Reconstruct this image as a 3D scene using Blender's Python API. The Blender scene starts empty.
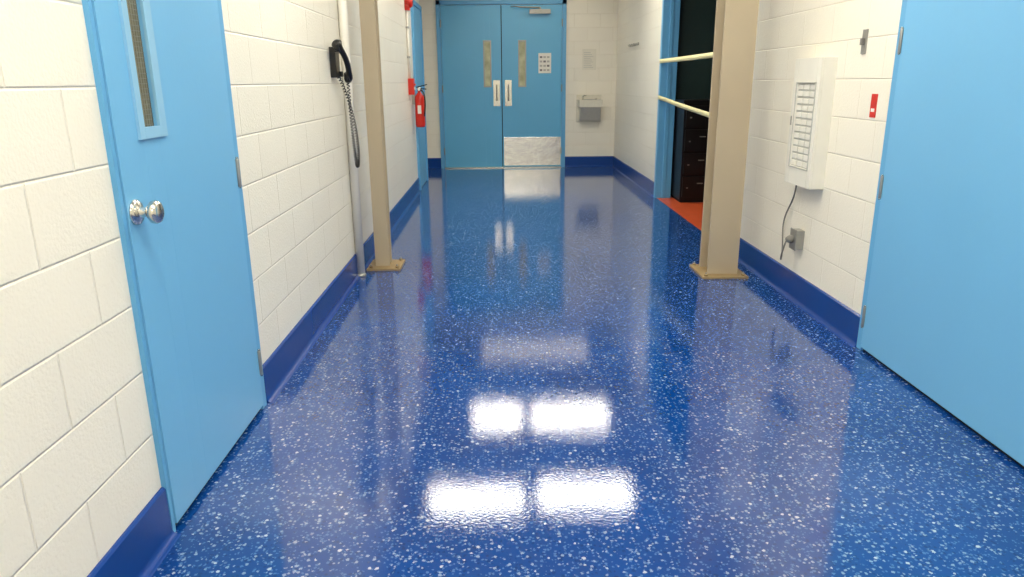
import bpy, bmesh, math
from mathutils import Vector, Matrix

scn=bpy.context.scene
scn.view_settings.view_transform='Standard'
scn.view_settings.exposure=0.15

# ---------------------------------------------------------------- materials
def s2l(c):
    return tuple((v/255/12.92 if v/255<=0.04045 else ((v/255+0.055)/1.055)**2.4) for v in c)+(1,)
def newmat(name):
    m=bpy.data.materials.new(name); m.use_nodes=True
    nt=m.node_tree; return m,nt,nt.nodes,nt.links,nt.nodes['Principled BSDF']
def mat(name,rgb,rough=0.5,metal=0.0,var=0.06,nscale=6,bump=0.0,bscale=200,spec=0.5,coat=0.0):
    m,nt,n,l,p=newmat(name)
    p.inputs['Roughness'].default_value=rough; p.inputs['Metallic'].default_value=metal
    p.inputs['Specular IOR Level'].default_value=spec
    p.inputs['Coat Weight'].default_value=coat
    tc=n.new('ShaderNodeNewGeometry')
    no=n.new('ShaderNodeTexNoise'); no.inputs['Scale'].default_value=nscale; no.inputs['Detail'].default_value=4
    l.new(tc.outputs['Position'],no.inputs['Vector'])
    mx=n.new('ShaderNodeMix'); mx.data_type='RGBA'
    c=s2l(rgb); a=tuple(v*(1-var) for v in c[:3])+(1,); b=tuple(min(1,v*(1+var)) for v in c[:3])+(1,)
    mx.inputs[6].default_value=a; mx.inputs[7].default_value=b
    l.new(no.outputs['Fac'],mx.inputs[0]); l.new(mx.outputs[2],p.inputs['Base Color'])
    if bump>0:
        n2=n.new('ShaderNodeTexNoise'); n2.inputs['Scale'].default_value=bscale; n2.inputs['Detail'].default_value=3
        l.new(tc.outputs['Position'],n2.inputs['Vector'])
        bp=n.new('ShaderNodeBump'); bp.inputs['Strength'].default_value=1; bp.inputs['Distance'].default_value=bump
        l.new(n2.outputs['Fac'],bp.inputs['Height']); l.new(bp.outputs['Normal'],p.inputs['Normal'])
    return m

def block_mat(name,axis,zoff=0.05,yoff=0.0,col=(242,237,223)):
    m,nt,n,l,p=newmat(name)
    g=n.new('ShaderNodeNewGeometry'); sp=n.new('ShaderNodeSeparateXYZ'); l.new(g.outputs['Position'],sp.inputs[0])
    ax=n.new('ShaderNodeMath'); ax.operation='ADD'; ax.inputs[1].default_value=yoff+40*0.37
    l.new(sp.outputs[axis],ax.inputs[0])
    az=n.new('ShaderNodeMath'); az.operation='ADD'; az.inputs[1].default_value=zoff+40*0.185
    l.new(sp.outputs['Z'],az.inputs[0])
    cb=n.new('ShaderNodeCombineXYZ'); l.new(ax.outputs[0],cb.inputs[0]); l.new(az.outputs[0],cb.inputs[1])
    br=n.new('ShaderNodeTexBrick'); l.new(cb.outputs[0],br.inputs['Vector'])
    br.offset=0.5; br.inputs['Scale'].default_value=1
    br.inputs['Brick Width'].default_value=0.37; br.inputs['Row Height'].default_value=0.185
    br.inputs['Mortar Size'].default_value=0.0050; br.inputs['Mortar Smooth'].default_value=0.9
    c=s2l(col)
    br.inputs['Color1'].default_value=c; br.inputs['Color2'].default_value=tuple(v*0.97 for v in c[:3])+(1,)
    br.inputs['Mortar'].default_value=tuple(v*k for v,k in zip(c[:3],(0.94,0.93,0.91)))+(1,)
    no=n.new('ShaderNodeTexNoise'); no.inputs['Scale'].default_value=1.6; no.inputs['Detail'].default_value=5
    l.new(g.outputs['Position'],no.inputs['Vector'])
    rp=n.new('ShaderNodeMapRange'); rp.inputs['To Min'].default_value=0.95; rp.inputs['To Max'].default_value=1.04
    l.new(no.outputs['Fac'],rp.inputs['Value'])
    mu=n.new('ShaderNodeVectorMath'); mu.operation='SCALE'
    l.new(br.outputs['Color'],mu.inputs[0]); l.new(rp.outputs[0],mu.inputs['Scale'])
    l.new(mu.outputs[0],p.inputs['Base Color'])
    p.inputs['Roughness'].default_value=0.36
    n2=n.new('ShaderNodeTexNoise'); n2.inputs['Scale'].default_value=110; n2.inputs['Detail'].default_value=4
    l.new(g.outputs['Position'],n2.inputs['Vector'])
    b1=n.new('ShaderNodeBump'); b1.inputs['Distance'].default_value=0.0018; b1.inputs['Strength'].default_value=1
    l.new(n2.outputs['Fac'],b1.inputs['Height'])
    b2=n.new('ShaderNodeBump'); b2.invert=True; b2.inputs['Distance'].default_value=0.0022; b2.inputs['Strength'].default_value=1
    l.new(br.outputs['Fac'],b2.inputs['Height']); l.new(b1.outputs['Normal'],b2.inputs['Normal'])
    l.new(b2.outputs['Normal'],p.inputs['Normal'])
    return m

def epoxy_mat(name,base,deep,flake_amt=1.0,seams=True,rough=0.07,ior=1.75):
    m,nt,n,l,p=newmat(name)
    g=n.new('ShaderNodeNewGeometry'); pos=g.outputs['Position']
    def noise(scale,detail=3,rough_=0.5):
        x=n.new('ShaderNodeTexNoise'); x.inputs['Scale'].default_value=scale; x.inputs['Detail'].default_value=detail
        x.inputs['Roughness'].default_value=rough_
        l.new(pos,x.inputs['Vector']); return x.outputs['Fac']
    def ramp(v,lo,hi,a=0,b=1):
        r=n.new('ShaderNodeMapRange'); r.inputs['From Min'].default_value=lo; r.inputs['From Max'].default_value=hi
        r.inputs['To Min'].default_value=a; r.inputs['To Max'].default_value=b; l.new(v,r.inputs['Value']); return r.outputs[0]
    def mul(a,b):
        r=n.new('ShaderNodeMath'); r.operation='MULTIPLY'
        l.new(a,r.inputs[0])
        if isinstance(b,(int,float)): r.inputs[1].default_value=b
        else: l.new(b,r.inputs[1])
        return r.outputs[0]
    def mixc(f,a,b):
        x=n.new('ShaderNodeMix'); x.data_type='RGBA'; l.new(f,x.inputs[0])
        for i,v in ((6,a),(7,b)):
            if isinstance(v,tuple): x.inputs[i].default_value=v
            else: l.new(v,x.inputs[i])
        return x.outputs[2]
    dn=n.new('ShaderNodeTexNoise'); dn.inputs['Scale'].default_value=220; dn.inputs['Detail'].default_value=2
    l.new(pos,dn.inputs['Vector'])
    ds=n.new('ShaderNodeVectorMath'); ds.operation='MULTIPLY_ADD'; ds.inputs[1].default_value=(0.011,0.011,0.0)
    l.new(dn.outputs['Color'],ds.inputs[0]); l.new(pos,ds.inputs[2])
    def flakes(scale,keep,size,seed):
        mp=n.new('ShaderNodeVectorMath'); mp.operation='ADD'; mp.inputs[1].default_value=(seed,seed*1.7,seed*0.3)
        l.new(ds.outputs[0],mp.inputs[0])
        v=n.new('ShaderNodeTexVoronoi'); v.inputs['Scale'].default_value=scale; l.new(mp.outputs[0],v.inputs['Vector'])
        sp=n.new('ShaderNodeSeparateColor'); l.new(v.outputs['Color'],sp.inputs[0])
        k=ramp(sp.outputs[0],1-keep,1-keep+0.02)
        sz=ramp(sp.outputs[1],0,1,size*0.4,size)
        d=n.new('ShaderNodeMath'); d.operation='LESS_THAN'; l.new(v.outputs['Distance'],d.inputs[0]); l.new(sz,d.inputs[1])
        return mul(k,d.outputs[0])
    c0=mixc(ramp(noise(2.0),0.3,0.7),base,deep)
    c1=mixc(mul(flakes(80,0.35,0.5,9.1),0.5),c0,tuple(v*0.5 for v in deep[:3])+(1,))
    c2=mixc(mul(flakes(105,0.50,0.5,3.3),0.42*flake_amt),c1,s2l((96,140,192)))
    c3=mixc(mul(flakes(82,0.38,0.45,5.7),0.52*flake_amt),c2,s2l((160,184,208)))
    c4=mixc(mul(flakes(52,0.18,0.33,1.2),0.70*flake_amt),c3,s2l((196,208,220)))
    l.new(c4,p.inputs['Base Color'])
    rr=ramp(noise(3.5,5),0.3,0.7,rough*0.75,rough*1.35)
    l.new(rr,p.inputs['Roughness'])
    p.inputs['IOR'].default_value=ior
    b1=n.new('ShaderNodeBump'); b1.inputs['Distance'].default_value=0.0003; b1.inputs['Strength'].default_value=1
    l.new(noise(9,2),b1.inputs['Height'])
    b2=n.new('ShaderNodeBump'); b2.inputs['Distance'].default_value=0.00024; b2.inputs['Strength'].default_value=1
    l.new(noise(110,2),b2.inputs['Height']); l.new(b1.outputs['Normal'],b2.inputs['Normal'])
    l.new(b2.outputs['Normal'],p.inputs['Normal'])
    return m

M={}
M['floor']=epoxy_mat('epoxy_floor',s2l((8,66,140)),s2l((6,54,122)),rough=0.03,ior=1.8)
M['base']=mat('epoxy_cove_base',(8,62,140),0.22,var=0.08,nscale=3)
M['blockY']=block_mat('painted_block_side','Y')
M['blockX']=block_mat('painted_block_end','X')
M['ceil']=mat('ceiling_tile',(228,224,214),0.9,bump=0.001,bscale=90)
M['blue']=mat('blue_door_paint',(114,180,224),0.32,var=0.04,nscale=2,bump=0.0002,bscale=60)
M['blue2']=mat('blue_frame_paint',(98,168,216),0.35,var=0.04)
M['lite']=mat('pale_blue_trim',(140,190,222),0.35,var=0.04)
M['far']=mat('blue_door_paint_far',(98,178,222),0.3,var=0.05,nscale=2,bump=0.0002,bscale=60)
M['beige']=mat('beige_column_paint',(178,164,140),0.4,var=0.06,nscale=5)
M['plate']=mat('base_plate_paint',(152,130,92),0.5,var=0.25,nscale=30)
M['white']=mat('white_paint',(230,228,218),0.4)
M['offw']=mat('white_pipe_paint',(232,228,218),0.35,var=0.05,nscale=9)
M['steel']=mat('brushed_steel',(210,208,200),0.2,1.0,var=0.08,nscale=30)
M['fount']=mat('satin_steel',(214,210,196),0.4,0.45,var=0.08,nscale=30)
M['kick']=mat('polished_kick_plate',(244,243,238),0.16,0.85,var=0.05,nscale=20,bump=0.0035,bscale=9)
M['dsteel']=mat('dull_steel',(165,165,160),0.4,0.7,var=0.1,nscale=30)
M['black']=mat('black_plastic',(16,16,18),0.3)
M['gap_plinth']=mat('dark_gap_and_plinth',(12,14,18),0.7)  # door-bottom strips use it as painted gap shade; also colours the cabinet plinth
M['red']=mat('red_enamel',(204,36,22),0.3)
M['paper']=mat('paper',(236,234,226),0.8)
M['ink']=mat('ink',(120,120,124),0.8)
M['clear']=mat('plastic_sleeve',(232,228,214),0.25)
M['tan']=mat('wired_glass',(142,138,118),0.12,var=0.3,nscale=40)
M['wire']=mat('glass_wire',(108,102,82),0.4,0.3)
M['pane']=mat('vision_pane',(180,182,150),0.05,var=0.9,nscale=7)  # dark-to-pale noise paints reflections and bright spots into the glass
M['yel']=mat('cream_tape',(238,230,176),0.45)
M['orange']=mat('orange_floor_paint',(196,84,46),0.35,var=0.15,nscale=8)
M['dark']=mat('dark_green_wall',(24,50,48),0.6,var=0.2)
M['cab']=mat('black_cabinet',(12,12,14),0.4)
M['dot']=mat('cabinet_label',(110,110,108),0.6)
M['grey']=mat('grey_plastic',(120,118,112),0.5)
M['slot']=mat('pale_grey',(184,184,178),0.5)
def emis(name,rgb,st):
    m,nt,n,l,p=newmat(name)
    p.inputs['Base Color'].default_value=(0.8,0.8,0.8,1)
    p.inputs['Emission Color'].default_value=s2l(rgb); p.inputs['Emission Strength'].default_value=st
    return m
M['lamp']=emis('fluorescent_diffuser',(255,248,230),15.5)
M['lamp_added']=emis('added_fill_diffuser',(255,240,212),3.5)  # weak glow for the added strip near the far wall

# ---------------------------------------------------------------- builder
class B:
    def __init__(s): s.bm=bmesh.new(); s.m=[]
    def mi(s,k):
        if k not in s.m: s.m.append(k)
        return s.m.index(k)
    def poly(s,pts,k,smooth=False):
        f=s.bm.faces.new([s.bm.verts.new(p) for p in pts]); f.material_index=s.mi(k); f.smooth=smooth; return f
    def box(s,x0,x1,y0,y1,z0,z1,k):
        x0,x1=sorted((x0,x1)); y0,y1=sorted((y0,y1)); z0,z1=sorted((z0,z1))
        v=[s.bm.verts.new(p) for p in ((x0,y0,z0),(x1,y0,z0),(x1,y1,z0),(x0,y1,z0),(x0,y0,z1),(x1,y0,z1),(x1,y1,z1),(x0,y1,z1))]
        for q in ((3,2,1,0),(4,5,6,7),(0,1,5,4),(1,2,6,5),(2,3,7,6),(3,0,4,7)):
            f=s.bm.faces.new([v[i] for i in q]); f.material_index=s.mi(k)
        return v
    def obox(s,c,ex,ey,ez,sx,sy,sz,k):
        v=s.box(-sx/2,sx/2,-sy/2,sy/2,-sz/2,sz/2,k)
        for w in v: w.co=Vector(c)+Vector(ex)*w.co.x+Vector(ey)*w.co.y+Vector(ez)*w.co.z
    def lathe(s,o,ax,prof,k,seg=24):
        o=Vector(o); ax=Vector(ax).normalized()
        u=ax.orthogonal().normalized(); w=ax.cross(u)
        rings=[]
        for r,h in prof:
            rings.append([s.bm.verts.new(o+ax*h+(u*math.cos(2*math.pi*i/seg)+w*math.sin(2*math.pi*i/seg))*max(r,1e-5)) for i in range(seg)])
        for a,b in zip(rings,rings[1:]):
            for i in range(seg):
                f=s.bm.faces.new((a[i],a[(i+1)%seg],b[(i+1)%seg],b[i])); f.material_index=s.mi(k); f.smooth=True
        for r in (rings[0][::-1],rings[-1]):
            f=s.bm.faces.new(r); f.material_index=s.mi(k)
    def cyl(s,p0,p1,r,k,seg=20):
        p0=Vector(p0);p1=Vector(p1); s.lathe(p0,p1-p0,[(r,0),(r,(p1-p0).length)],k,seg)
    def tube(s,pts,r,k,seg=8):
        pts=[Vector(p) for p in pts]; rings=[]; prev=None
        for i,p in enumerate(pts):
            t=(pts[min(i+1,len(pts)-1)]-pts[max(i-1,0)]).normalized()
            u=t.orthogonal().normalized() if prev is None else (prev-t*prev.dot(t)).normalized()
            prev=u; w=t.cross(u); rr=r[i] if isinstance(r,(list,tuple)) else r
            rings.append([s.bm.verts.new(p+(u*math.cos(2*math.pi*j/seg)+w*math.sin(2*math.pi*j/seg))*rr) for j in range(seg)])
        for a,b in zip(rings,rings[1:]):
            for i in range(seg):
                f=s.bm.faces.new((a[i],a[(i+1)%seg],b[(i+1)%seg],b[i])); f.material_index=s.mi(k); f.smooth=True
        for q in (rings[0][::-1],rings[-1]):
            f=s.bm.faces.new(q); f.material_index=s.mi(k)
    def prism(s,prof,y0,y1,k,axis='Y'):
        def P(u,z,t): return (u,t,z) if axis=='Y' else (t,u,z)
        a=[s.bm.verts.new(P(u,z,y0)) for u,z in prof]; b=[s.bm.verts.new(P(u,z,y1)) for u,z in prof]
        m=len(prof)
        for i in range(m):
            f=s.bm.faces.new((a[i],a[(i+1)%m],b[(i+1)%m],b[i])); f.material_index=s.mi(k)
        for q in (a[::-1],b):
            f=s.bm.faces.new(q); f.material_index=s.mi(k)
    def done(s,name,bevel=0,seg=2):
        bmesh.ops.recalc_face_normals(s.bm,faces=s.bm.faces)
        me=bpy.data.meshes.new(name); s.bm.to_mesh(me); s.bm.free()
        for k in s.m: me.materials.append(M[k])
        o=bpy.data.objects.new(name,me); scn.collection.objects.link(o)
        if bevel:
            b=o.modifiers.new('bevel','BEVEL'); b.width=bevel; b.segments=seg; b.limit_method='ANGLE'; b.angle_limit=math.radians(50)
        return o
def bez(p0,p1,p2,p3,n=16):
    p=[Vector(q) for q in (p0,p1,p2,p3)]
    return [p[0]*(1-t)**3+p[1]*3*t*(1-t)**2+p[2]*3*t*t*(1-t)+p[3]*t**3 for t in [i/n for i in range(n+1)]]

L=-0.97; Rr=1.73; YF=10.9; YB=-2.5; ZC=2.75; T=0.14

# ---------------------------------------------------------------- shell
b=B(); b.box(-1.3,Rr,YB-T,YF+T,-0.1,0,'floor'); b.done('floor')
b=B(); b.box(-1.3,4.2,YB-T,YF+T,ZC,ZC+0.1,'ceil'); b.done('ceiling')
b=B(); b.box(L-T,L,YB,9.6,0,ZC,'blockY'); b.done('wall_left')
b=B(); b.box(-1.26,-1.12,9.6,YF,0,ZC,'blockY'); b.done('wall_left_recess')
O0,O1,OZ=5.55,7.85,2.35
b=B(); b.box(Rr,Rr+T,YB,O0,0,ZC,'blockY'); b.box(Rr,Rr+T,O1,YF,0,ZC,'blockY'); b.box(Rr,Rr+T,O0,O1,OZ,ZC,'blockY'); b.done('wall_right')
b=B(); b.box(-1.26,Rr+T,YF,YF+T,0,ZC,'blockX'); b.done('wall_far')
b=B(); b.box(L-T,Rr+T,YB-T,YB,0,ZC,'blockX'); b.done('wall_back')

def cove(side,x,h=0.155,t=0.012,r=0.02):
    d=1 if side=='L' else -1
    p=[(x,0),(x,h),(x+d*t*0.5,h),(x+d*t,h-0.006)]
    for i in range(7):
        a=math.pi/2*i/6
        p.append((x+d*(t+r-r*math.cos(a)),r-r*math.sin(a)+0.0015))
    p.append((x+d*(t+r+0.004),0))
    return p
b=B()
for a,c in ((YB,1.81),(2.69,8.6),(9.56,9.6)): b.prism(cove('L',L),a,c,'base')
b.done('baseboard_left')
b=B(); b.prism(cove('L',-1.12),9.6,YF,'base'); b.done('baseboard_left_recess')
b=B()
for a,c in ((YB,1.88),(3.22,O0-0.05),(O1+0.05,YF)): b.prism(cove('R',Rr),a,c,'base')
b.done('baseboard_right')
b=B()
pf=[(YF-(u-0),z) for u,z in [(p[0],p[1]) for p in cove('L',0)]]
for a,c in ((-1.12,-0.87),(0.99,Rr)): b.prism(pf,a,c,'base',axis='X')
b.done('baseboard_far')

# ---------------------------------------------------------------- side room behind opening
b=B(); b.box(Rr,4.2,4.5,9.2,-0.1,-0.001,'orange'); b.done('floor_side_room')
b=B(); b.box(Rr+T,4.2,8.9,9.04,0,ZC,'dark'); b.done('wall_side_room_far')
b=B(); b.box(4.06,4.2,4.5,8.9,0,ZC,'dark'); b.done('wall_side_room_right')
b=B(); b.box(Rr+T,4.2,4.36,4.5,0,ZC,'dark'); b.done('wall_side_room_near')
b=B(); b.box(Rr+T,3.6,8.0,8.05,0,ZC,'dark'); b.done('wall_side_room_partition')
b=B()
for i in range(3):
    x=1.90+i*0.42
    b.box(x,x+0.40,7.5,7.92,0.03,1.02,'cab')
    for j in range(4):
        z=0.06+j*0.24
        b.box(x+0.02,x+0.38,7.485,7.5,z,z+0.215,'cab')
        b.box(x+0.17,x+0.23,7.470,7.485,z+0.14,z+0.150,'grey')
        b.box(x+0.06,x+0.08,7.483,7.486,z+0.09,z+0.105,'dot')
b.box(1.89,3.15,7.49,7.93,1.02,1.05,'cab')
b.box(1.91,3.13,7.52,7.9,0.0,0.03,'gap_plinth')
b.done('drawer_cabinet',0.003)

# opening frame (lines the whole reveal)
b=B()
b.box(Rr-0.02,Rr+T+0.012,O1-0.02,O1+0.05,0,OZ+0.05,'blue2')
b.box(Rr-0.02,Rr+T+0.012,O0-0.05,O0+0.02,0,OZ+0.05,'blue2')
b.box(Rr-0.02,Rr+T+0.012,O0-0.05,O1+0.05,OZ-0.02,OZ+0.05,'blue2')
b.box(Rr+0.05,Rr+0.09,O1-0.035,O1-0.02,0,OZ,'blue2')
b.done('trim_opening',0.003)
def tape(z0,z1):
    b=B(); n=24; h=0.042
    pts=[]
    for i in range(n+1):
        t=i/n; y=O0-0.03+(O1+0.03-(O0-0.03))*t; z=z0+(z1-z0)*t-0.004*math.sin(math.pi*t); pts.append((y,z,Rr-0.024+0.002*math.sin(9*t)))
    for (y,z,x),(y2,z2,x2) in zip(pts,pts[1:]):
        b.poly([(x,y,z-h/2),(x2,y2,z2-h/2),(x2,y2,z2+h/2),(x,y,z+h/2)],'yel',True)
    bmesh.ops.remove_doubles(b.bm,verts=b.bm.verts,dist=1e-4)
    o=b.done('barrier_tape'); s=o.modifiers.new('s','SOLIDIFY'); s.thickness=0.002
tape(1.44,1.44); tape(0.955,1.075)

# ---------------------------------------------------------------- side doors
def hinge(b,x,y,z,d):
    b.cyl((x+d*0.008,y,z-0.05),(x+d*0.008,y,z+0.05),0.007,'dsteel',12)
    b.cyl((x+d*0.008,y,z-0.056),(x+d*0.008,y,z-0.05),0.005,'steel',10)
    b.cyl((x+d*0.008,y,z+0.05),(x+d*0.008,y,z+0.056),0.005,'steel',10)
    b.box(x,x+d*0.003,y-0.016,y+0.016,z-0.05,z+0.05,'dsteel')
def knob(b,x,y,z,d):
    b.lathe((x,y,z),(d,0,0),[(0.034,0),(0.034,0.004),(0.028,0.010),(0.013,0.014),(0.012,0.030),(0.020,0.036),(0.029,0.044),(0.031,0.054),(0.027,0.062),(0.018,0.066),(0.001,0.067)],'steel',28)
def leafhole(b,x0,x1,y0,y1,z0,z1,hy0,hy1,hz0,hz1,k):
    b.box(x0,x1,y0,hy0,z0,z1,k); b.box(x0,x1,hy1,y1,z0,z1,k)
    b.box(x0,x1,hy0,hy1,z0,hz0,k); b.box(x0,x1,hy0,hy1,hz1,z1,k)
# left door
D0,D1=1.82,2.68
g0,g1=1.975,2.065
b=B()
b.box(L-0.01,L+0.014,D1-0.045,D1,0,2.1,'blue2'); b.box(L-0.01,L+0.014,D0-0.008,D0+0.008,0,2.1,'blue2'); b.box(L-0.01,L+0.014,D0-0.008,D1,2.055,2.1,'blue2')
leafhole(b,L+0.001,L+0.018,D0+0.012,D1-0.048,0.022,2.05,g0,g1,1.14,1.78,'blue')
b.box(L,L+0.003,D0+0.008,D1-0.045,0.0,0.022,'gap_plinth')  # dark strip painted in for the shaded gap under the leaf
for (a,c,e,f) in ((g0-0.03,g0,1.11,1.81),(g1,g1+0.04,1.11,1.81),(g0,g1,1.11,1.14),(g0,g1,1.78,1.81)):
    b.box(L+0.016,L+0.026,a,c,e,f,'lite')
b.box(L+0.004,L+0.008,g0,g1,1.14,1.78,'tan')
for i in range(7):
    y=g0+0.005+i*0.0135; b.cyl((L+0.009,y,1.14),(L+0.009,y,1.78),0.0009,'wire',6)
for i in range(47):
    z=1.145+i*0.0135; b.cyl((L+0.009,g0,z),(L+0.009,g1,z),0.0009,'wire',6)
knob(b,L+0.018,1.872,0.93,1)
for z in (0.20,0.94,1.75): hinge(b,L+0.014,D1-0.046,z,1)
b.done('door_left',0.0015)
# right door
E0,E1=1.88,3.22
b=B()
b.box(Rr+0.01,Rr-0.014,E1-0.045,E1,0,2.2,'blue2'); b.box(Rr+0.01,Rr-0.014,E0,E0+0.045,0,2.2,'blue2'); b.box(Rr+0.01,Rr-0.014,E0,E1,2.155,2.2,'blue2')
b.box(Rr-0.001,Rr-0.018,E0+0.048,E1-0.048,0.018,2.15,'blue')
b.box(Rr,Rr-0.003,E0+0.04,E1-0.045,0,0.018,'gap_plinth')  # black strip stands in for shade below the right leaf
for z in (0.17,0.78,1.40,2.0): hinge(b,Rr-0.014,E1-0.046,z,-1)
knob(b,Rr-0.018,E0+0.12,0.93,-1)
b.done('door_right',0.0015)
# distant left door
b=B()
b.box(L-0.01,L+0.03,8.60,8.66,0,2.15,'blue2'); b.box(L-0.01,L+0.03,9.50,9.56,0,2.15,'blue2'); b.box(L-0.01,L+0.03,8.60,9.56,2.1,2.15,'blue2')
b.box(L+0.001,L+0.015,8.66,9.50,0.012,2.1,'blue'); knob(b,L+0.015,8.75,0.93,1)
b.done('door_left_far',0.002)

# ---------------------------------------------------------------- double door (far)
y=YF
b=B()
for x0,x1,z0,z1 in ((-0.87,-0.81,0,2.36),(0.93,0.99,0,2.36),(-0.87,0.99,2.30,2.36)): b.box(x0,x1,y-0.03,y+0.01,z0,z1,'blue2')
def leaf(x0,x1,hx0,hx1):
    b.box(x0,hx0,y-0.018,y-0.001,0.015,2.295,'far'); b.box(hx1,x1,y-0.018,y-0.001,0.015,2.295,'far')
    b.box(hx0,hx1,y-0.018,y-0.001,0.015,1.19,'far'); b.box(hx0,hx1,y-0.018,y-0.001,1.80,2.295,'far')
    b.box(hx0,hx1,y-0.006,y-0.003,1.19,1.80,'pane')
    for q in ((hx0-0.018,hx0,1.17,1.82),(hx1,hx1+0.018,1.17,1.82),(hx0,hx1,1.17,1.19),(hx0,hx1,1.80,1.82)):
        b.box(q[0],q[1],y-0.026,y-0.016,q[2],q[3],'dsteel')
leaf(-0.807,0.050,-0.19,-0.11); leaf(0.062,0.927,0.315,0.395)
b.box(0.050,0.062,y-0.004,y-0.001,0.015,2.295,'gap_plinth')
for x in (-0.02,0.15):
    b.box(x-0.05,x+0.05,y-0.022,y-0.018,0.90,1.27,'steel')
    b.tube([(x,y-0.022,1.20),(x,y-0.055,1.20),(x,y-0.066,1.185),(x,y-0.066,1.0),(x,y-0.055,0.985),(x,y-0.022,0.985)],0.010,'dsteel',10)
b.box(0.075,0.925,y-0.021,y-0.018,0.03,0.45,'kick')
for x in (0.10,0.5,0.90):
    for z in (0.05,0.43): b.lathe((x,y-0.021,z),(0,-1,0),[(0.006,0),(0.004,0.002)],'dsteel',8)
b.box(0.46,0.76,y-0.075,y-0.018,2.17,2.23,'dsteel')
b.cyl((0.61,y-0.046,2.23),(0.61,y-0.046,2.255),0.016,'dsteel',12)
b.tube([(0.61,y-0.046,2.252),(0.30,y-0.17,2.252)],0.011,'dsteel',8)
b.tube([(0.30,y-0.17,2.255),(0.20,y-0.03,2.275)],0.009,'dsteel',8)
b.box(-0.81,0.93,y-0.07,y,0.0,0.012,'steel')
for x,s in ((-0.81,1),(0.93,-1)):
    for z in (0.25,1.15,2.05): b.cyl((x,y-0.036,z-0.05),(x,y-0.036,z+0.05),0.009,'dsteel',10)
b.done('double_door',0.0015)
# notice on door
b=B(); yy=y-0.018
b.box(0.59,0.775,yy-0.003,yy,1.36,1.64,'paper')
for i in range(3):
    for j in range(4): b.box(0.61+i*0.052,0.61+i*0.052+0.036,yy-0.004,yy-0.003,1.39+j*0.06,1.39+j*0.06+0.026,'ink' if (i+j)%3==0 else 'slot')
b.done('door_notice')
b=B(); b.box(1.23,1.43,y-0.004,y,1.40,1.69,'clear')
for i in range(9): b.box(1.25,1.39-0.02*(i%3),y-0.0055,y-0.004,1.43+i*0.026,1.436+i*0.026,'slot')
b.done('wall_notice')

# drinking fountain
b=B()
b.box(1.15,1.52,y-0.012,y,0.66,1.05,'fount')
b.box(1.17,1.50,y-0.29,y-0.012,0.88,0.985,'fount')
b.prism([(y-0.012,0.70),(y-0.18,0.70),(y-0.28,0.88),(y-0.012,0.88)],1.19,1.48,'fount',axis='X')
b.lathe((1.335,y-0.15,0.984),(0,0,1),[(0.10,0.0),(0.105,0.006),(0.095,0.004),(0.05,-0.004),(0.001,-0.005)],'dsteel',24)
b.tube([(1.24,y-0.08,0.985),(1.24,y-0.08,1.03),(1.26,y-0.09,1.045),(1.285,y-0.11,1.04)],0.010,'steel',10)
b.lathe((1.43,y-0.08,0.985),(0,0,1),[(0.018,0),(0.018,0.012),(0.012,0.018)],'steel',16)
b.done('drinking_fountain',0.006,3)

# ---------------------------------------------------------------- columns
def column(x0,x1,y0,y1,px0,px1,py0,py1,tf=0.013):
    b=B(); xm=(x0+x1)/2
    b.box(x0,x1,y0,y0+tf,0.014,ZC,'beige'); b.box(x0,x1,y1-tf,y1,0.014,ZC,'beige')
    b.box(xm-0.005,xm+0.005,y0+tf,y1-tf,0.014,ZC,'beige')
    b.box(px0,px1,py0,py1,0,0.015,'plate')
    for x in (px0+0.028,px1-0.028):
        for yq in (py0+0.028,py1-0.028):
            b.lathe((x,yq,0.015),(0,0,1),[(0.014,0),(0.014,0.012)],'plate',6)
            b.cyl((x,yq,0.027),(x,yq,0.040),0.006,'dsteel',8)
    return b.done('steel_column',0.002)
column(-0.875,-0.775,4.88,5.0,-0.925,-0.69,4.80,5.07)
column(1.365,1.565,4.55,4.75,1.315,1.615,4.47,4.82)

# vertical pipe on left
b=B()
px=-0.94
b.cyl((px,4.68,0.0),(px,4.68,ZC),0.028,'offw',24)
b.lathe((px,4.68,0.0),(0,0,1),[(0.036,0),(0.036,0.008),(0.029,0.02)],'dsteel',24)
b.lathe((px,4.68,2.1),(0,0,1),[(0.032,0),(0.032,0.03)],'offw',24)
b.done('white_pipe')

# telephone (on the wall just in front of the pipe)
b=B()
Y0,Z0=4.40,1.37
b.box(L,L+0.035,Y0-0.045,Y0+0.055,Z0-0.09,Z0+0.08,'black')
b.box(L+0.034,L+0.055,Y0-0.07,Y0-0.02,Z0+0.05,Z0+0.085,'black')
b.box(L+0.034,L+0.050,Y0+0.02,Y0+0.07,Z0-0.085,Z0-0.055,'black')
pts=bez((L+0.055,Y0-0.13,Z0+0.095),(L+0.095,Y0-0.08,Z0+0.06),(L+0.10,Y0+0.07,Z0-0.05),(L+0.065,Y0+0.115,Z0-0.10),14)
b.tube(pts,[0.024,0.026,0.022,0.018]+[0.0165]*7+[0.018,0.022,0.026,0.024],'black',14)
b.lathe((L+0.052,Y0-0.11,Z0+0.085),(-1,0.1,0.1),[(0.031,-0.03),(0.033,-0.01),(0.029,0.0)],'black',18)
b.lathe((L+0.052,Y0+0.10,Z0-0.09),(-1,0,-0.1),[(0.031,-0.03),(0.033,-0.01),(0.029,0.0)],'black',18)
ax0=Vector((L+0.065,Y0+0.115,Z0-0.12))
axis=bez(ax0,ax0+Vector((0.0,0.01,-0.30)),ax0+Vector((0.012,0.02,-0.62)),ax0+Vector((0.026,0.03,-0.46)),60)+bez(ax0+Vector((0.026,0.03,-0.46)),ax0+Vector((0.035,0.035,-0.35)),ax0+Vector((0.02,0.0,-0.12)),Vector((L+0.03,Y0+0.03,Z0-0.09)),40)[1:]
hel=[]; N=len(axis)-1; turns=75; S=turns*9
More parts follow.
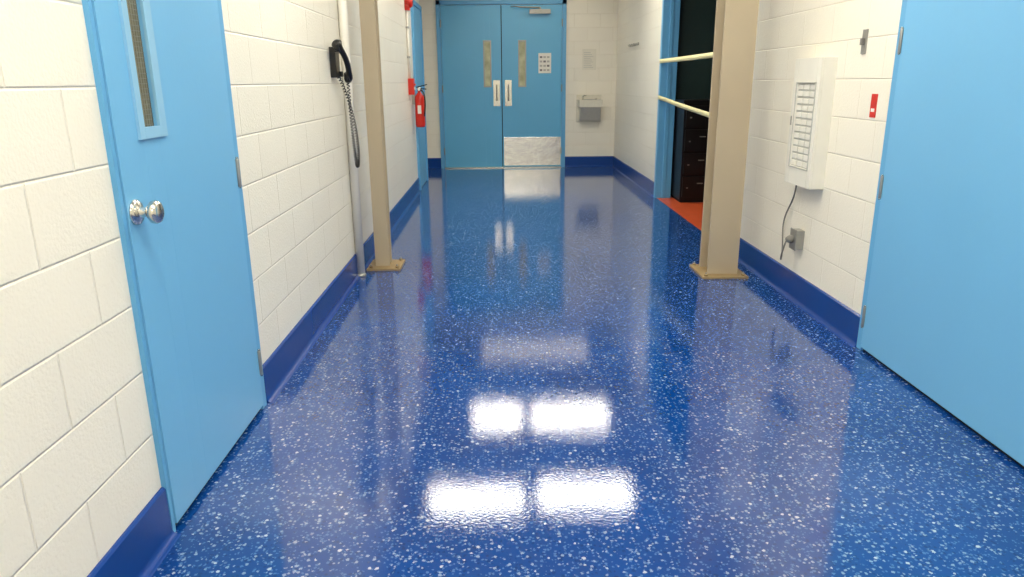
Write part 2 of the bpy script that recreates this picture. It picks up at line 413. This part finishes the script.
for i in range(S+1):
    t=i/S*N; j=min(int(t),N-1); p=axis[j].lerp(axis[j+1],t-j); tg=(axis[j+1]-axis[j]).normalized()
    u=tg.cross(Vector((0,1,0.01))).normalized(); w=tg.cross(u); a=2*math.pi*turns*i/S
    hel.append(p+(u*math.cos(a)+w*math.sin(a))*0.008)
b.tube(hel,0.0032,'black',5)
b.done('wall_telephone',0.004)

# ---------------------------------------------------------------- fire equipment (left, distant)
b=B()
yb=8.1
b.lathe((L,yb,2.06),(1,0,0),[(0.05,0),(0.05,0.03),(0.06,0.035),(0.06,0.05),(0.055,0.065),(0.04,0.08),(0.001,0.085)],'red',28)
b.box(L,L+0.05,yb-0.045,yb+0.045,1.98,2.12,'red')
b.done('fire_alarm_bell',0.003)
b=B(); b.cyl((L+0.015,yb,1.29),(L+0.015,yb,1.98),0.014,'offw',12); b.cyl((L+0.015,yb,2.12),(L+0.015,yb,ZC),0.014,'offw',12)
for z in (1.5,1.8,2.4): b.box(L,L+0.03,yb-0.03,yb+0.03,z,z+0.02,'dsteel')
b.done('alarm_conduit')
b=B(); b.box(L,L+0.06,yb-0.055,yb+0.055,1.12,1.29,'red'); b.box(L+0.06,L+0.068,yb-0.04,yb+0.04,1.17,1.20,'white'); b.box(L+0.06,L+0.075,yb-0.035,yb+0.035,1.215,1.235,'red'); b.done('fire_alarm_pull_station',0.004)
b=B(); ex,ey,ez=L+0.085,8.35,0.06
b.lathe((ex,ey,0.70+ez),(0,0,1),[(0.045,0),(0.052,0.01),(0.055,0.03),(0.055,0.30),(0.048,0.34),(0.030,0.365),(0.018,0.38),(0.018,0.40)],'red',28)
b.box(ex-0.02,ex+0.02,ey-0.057,ey-0.05,0.85+ez,0.94+ez,'paper')
b.lathe((ex,ey,1.095+ez),(0,0,1),[(0.022,0),(0.022,0.04)],'steel',16)
b.obox((ex+0.03,ey,1.15+ez),(1,0,0.25),(0,1,0),(-0.25,0,1),0.12,0.022,0.010,'black')
b.obox((ex+0.03,ey,1.12+ez),(1,0,-0.1),(0,1,0),(0.1,0,1),0.10,0.022,0.010,'black')
b.lathe((ex,ey-0.02,1.115+ez),(0,-1,0),[(0.016,0),(0.016,0.012)],'white',14)
b.tube(bez((ex+0.01,ey-0.02,1.11+ez),(ex+0.08,ey-0.08,1.11+ez),(ex+0.075,ey-0.08,0.95+ez),(ex+0.05,ey-0.045,0.82+ez),14),0.008,'black',8)
b.box(L,L+0.035,ey-0.03,ey+0.03,0.95+ez,1.10+ez,'dsteel')
b.done('fire_extinguisher')
b=B(); b.lathe((L,8.9,2.32),(1,0,0),[(0.12,0),(0.12,0.025),(0.11,0.035),(0.105,0.03),(0.001,0.03)],'white',30)
b.box(L+0.03,L+0.033,8.895,8.905,2.32,2.40,'black'); b.box(L+0.03,L+0.033,8.85,8.90,2.316,2.324,'black'); b.done('wall_clock')
# rail on right distant wall
b=B()
b.box(Rr,Rr-0.012,9.2,9.8,1.665,1.695,'dsteel')
for yq in (9.3,9.45,9.6,9.7): b.tube([(Rr-0.012,yq,1.68),(Rr-0.04,yq,1.67),(Rr-0.05,yq,1.69)],0.005,'dsteel',6)
b.done('wall_hook_rail',0.002)

# ---------------------------------------------------------------- right wall fittings
b=B(); X=Rr-0.08; y0,y1,z0,z1=3.79,4.13,0.68,1.355
b.box(Rr,X+0.012,y0,y1,z0,z1,'white')
wy0,wy1,wz0,wz1=y0+0.045,y1-0.055,z0+0.10,z1-0.13
for q in ((y0,wy0,z0,z1),(wy1,y1,z0,z1),(wy0,wy1,z0,wz0),(wy0,wy1,wz1,z1)):
    b.box(X,X+0.012,q[0],q[1],q[2],q[3],'white')
for q in ((wy0-0.008,wy0,wz0-0.008,wz1+0.008),(wy1,wy1+0.008,wz0-0.008,wz1+0.008),(wy0,wy1,wz0-0.008,wz0),(wy0,wy1,wz1,wz1+0.008)):
    b.box(X-0.004,X+0.001,q[0],q[1],q[2],q[3],'slot')
b.box(X+0.009,X+0.0125,wy0,wy1,wz0,wz1,'slot')
n=12; cw=(wy1-wy0)/3
for i in range(n):
    z=wz0+(wz1-wz0)*i/n
    for j in range(3):
        b.box(X+0.004,X+0.010,wy0+j*cw+0.006,wy0+(j+1)*cw-0.006,z+0.006,z+(wz1-wz0)/n-0.004,'white')
b.box(X-0.004,X,y1-0.028,y1-0.012,1.0,1.05,'dsteel')
b.done('wall_control_panel',0.002)
b=B()
b.box(Rr,Rr-0.045,3.96,4.04,0.31,0.42,'dsteel'); b.box(Rr-0.045,Rr-0.05,3.955,4.045,0.305,0.425,'dsteel')
b.lathe((Rr-0.05,4.0,0.365),(-1,0,0),[(0.022,0),(0.024,0.02),(0.018,0.03),(0.010,0.04)],'grey',16)
b.cyl((Rr-0.02,4.04,0.36),(Rr-0.02,4.09,0.36),0.012,'dsteel',12)
b.done('electrical_outlet',0.003)
b=B()
c=bez((Rr-0.03,4.07,0.68),(Rr-0.02,4.10,0.52),(Rr-0.02,4.27,0.50),(Rr-0.02,4.22,0.33),18)+bez((Rr-0.02,4.22,0.33),(Rr-0.02,4.17,0.16),(Rr-0.12,4.03,0.20),(Rr-0.085,4.0,0.36),18)[1:]
b.tube(c,0.0048,'grey',8); b.done('power_cord')
b=B(); b.box(Rr,Rr-0.004,3.345,3.395,1.075,1.18,'red'); b.box(Rr-0.004,Rr-0.005,3.355,3.385,1.10,1.115,'paper'); b.done('fire_safety_sign')
b=B(); b.box(Rr,Rr-0.006,3.505,3.55,1.36,1.47,'dsteel'); b.box(Rr-0.006,Rr-0.02,3.52,3.54,1.40,1.43,'grey'); b.done('light_switch',0.002)

# ---------------------------------------------------------------- ceiling lights
def troffer(x0,x1,y0,y1,k='lamp'):
    b=B(); z=ZC-0.06; w=0.03
    for q in ((x0-w,x0,y0-w,y1+w),(x1,x1+w,y0-w,y1+w),(x0,x1,y0-w,y0),(x0,x1,y1,y1+w)):
        b.box(q[0],q[1],q[2],q[3],z,ZC,'white')
    b.box(x0,x1,y0,y1,z+0.008,z+0.02,k)
    b.done('ceiling_light')
troffer(-0.72,0.20,5.98,6.36); troffer(0.34,1.26,6.03,6.45)
troffer(-0.36,0.24,7.75,8.2); troffer(0.36,1.28,7.75,8.2)
for yc in (-1.2,1.2,3.4): troffer(-0.72,0.20,yc-0.27,yc+0.27); troffer(0.34,1.26,yc-0.27,yc+0.27)  # unseen rows added to light the near end of the corridor
troffer(-0.3,1.3,10.05,10.4,'lamp_added')  # unseen strip added as fill to brighten the far wall

# world
w=bpy.data.worlds.new('world'); scn.world=w; w.use_nodes=True
w.node_tree.nodes['Background'].inputs[0].default_value=(0.5,0.5,0.5,1); w.node_tree.nodes['Background'].inputs[1].default_value=0.3

# ---------------------------------------------------------------- camera
hx,hy,vx,vy=-14,207,23,2475
f=math.sqrt(hy*vy-hx*vx)
dy=Vector((hx,hy,-f)).normalized(); dz=Vector((-vx,vy,f)).normalized()
dx=dy.cross(dz).normalized(); dz=dx.cross(dy)
R=Matrix((dx,dy,dz)).to_4x4()
cam=bpy.data.cameras.new('camera'); co=bpy.data.objects.new('camera',cam); scn.collection.objects.link(co)
cam.sensor_width=36; cam.lens=f/1024*36; cam.clip_start=0.05
co.matrix_world=Matrix.Translation((0,0,1.25))@R
scn.camera=co
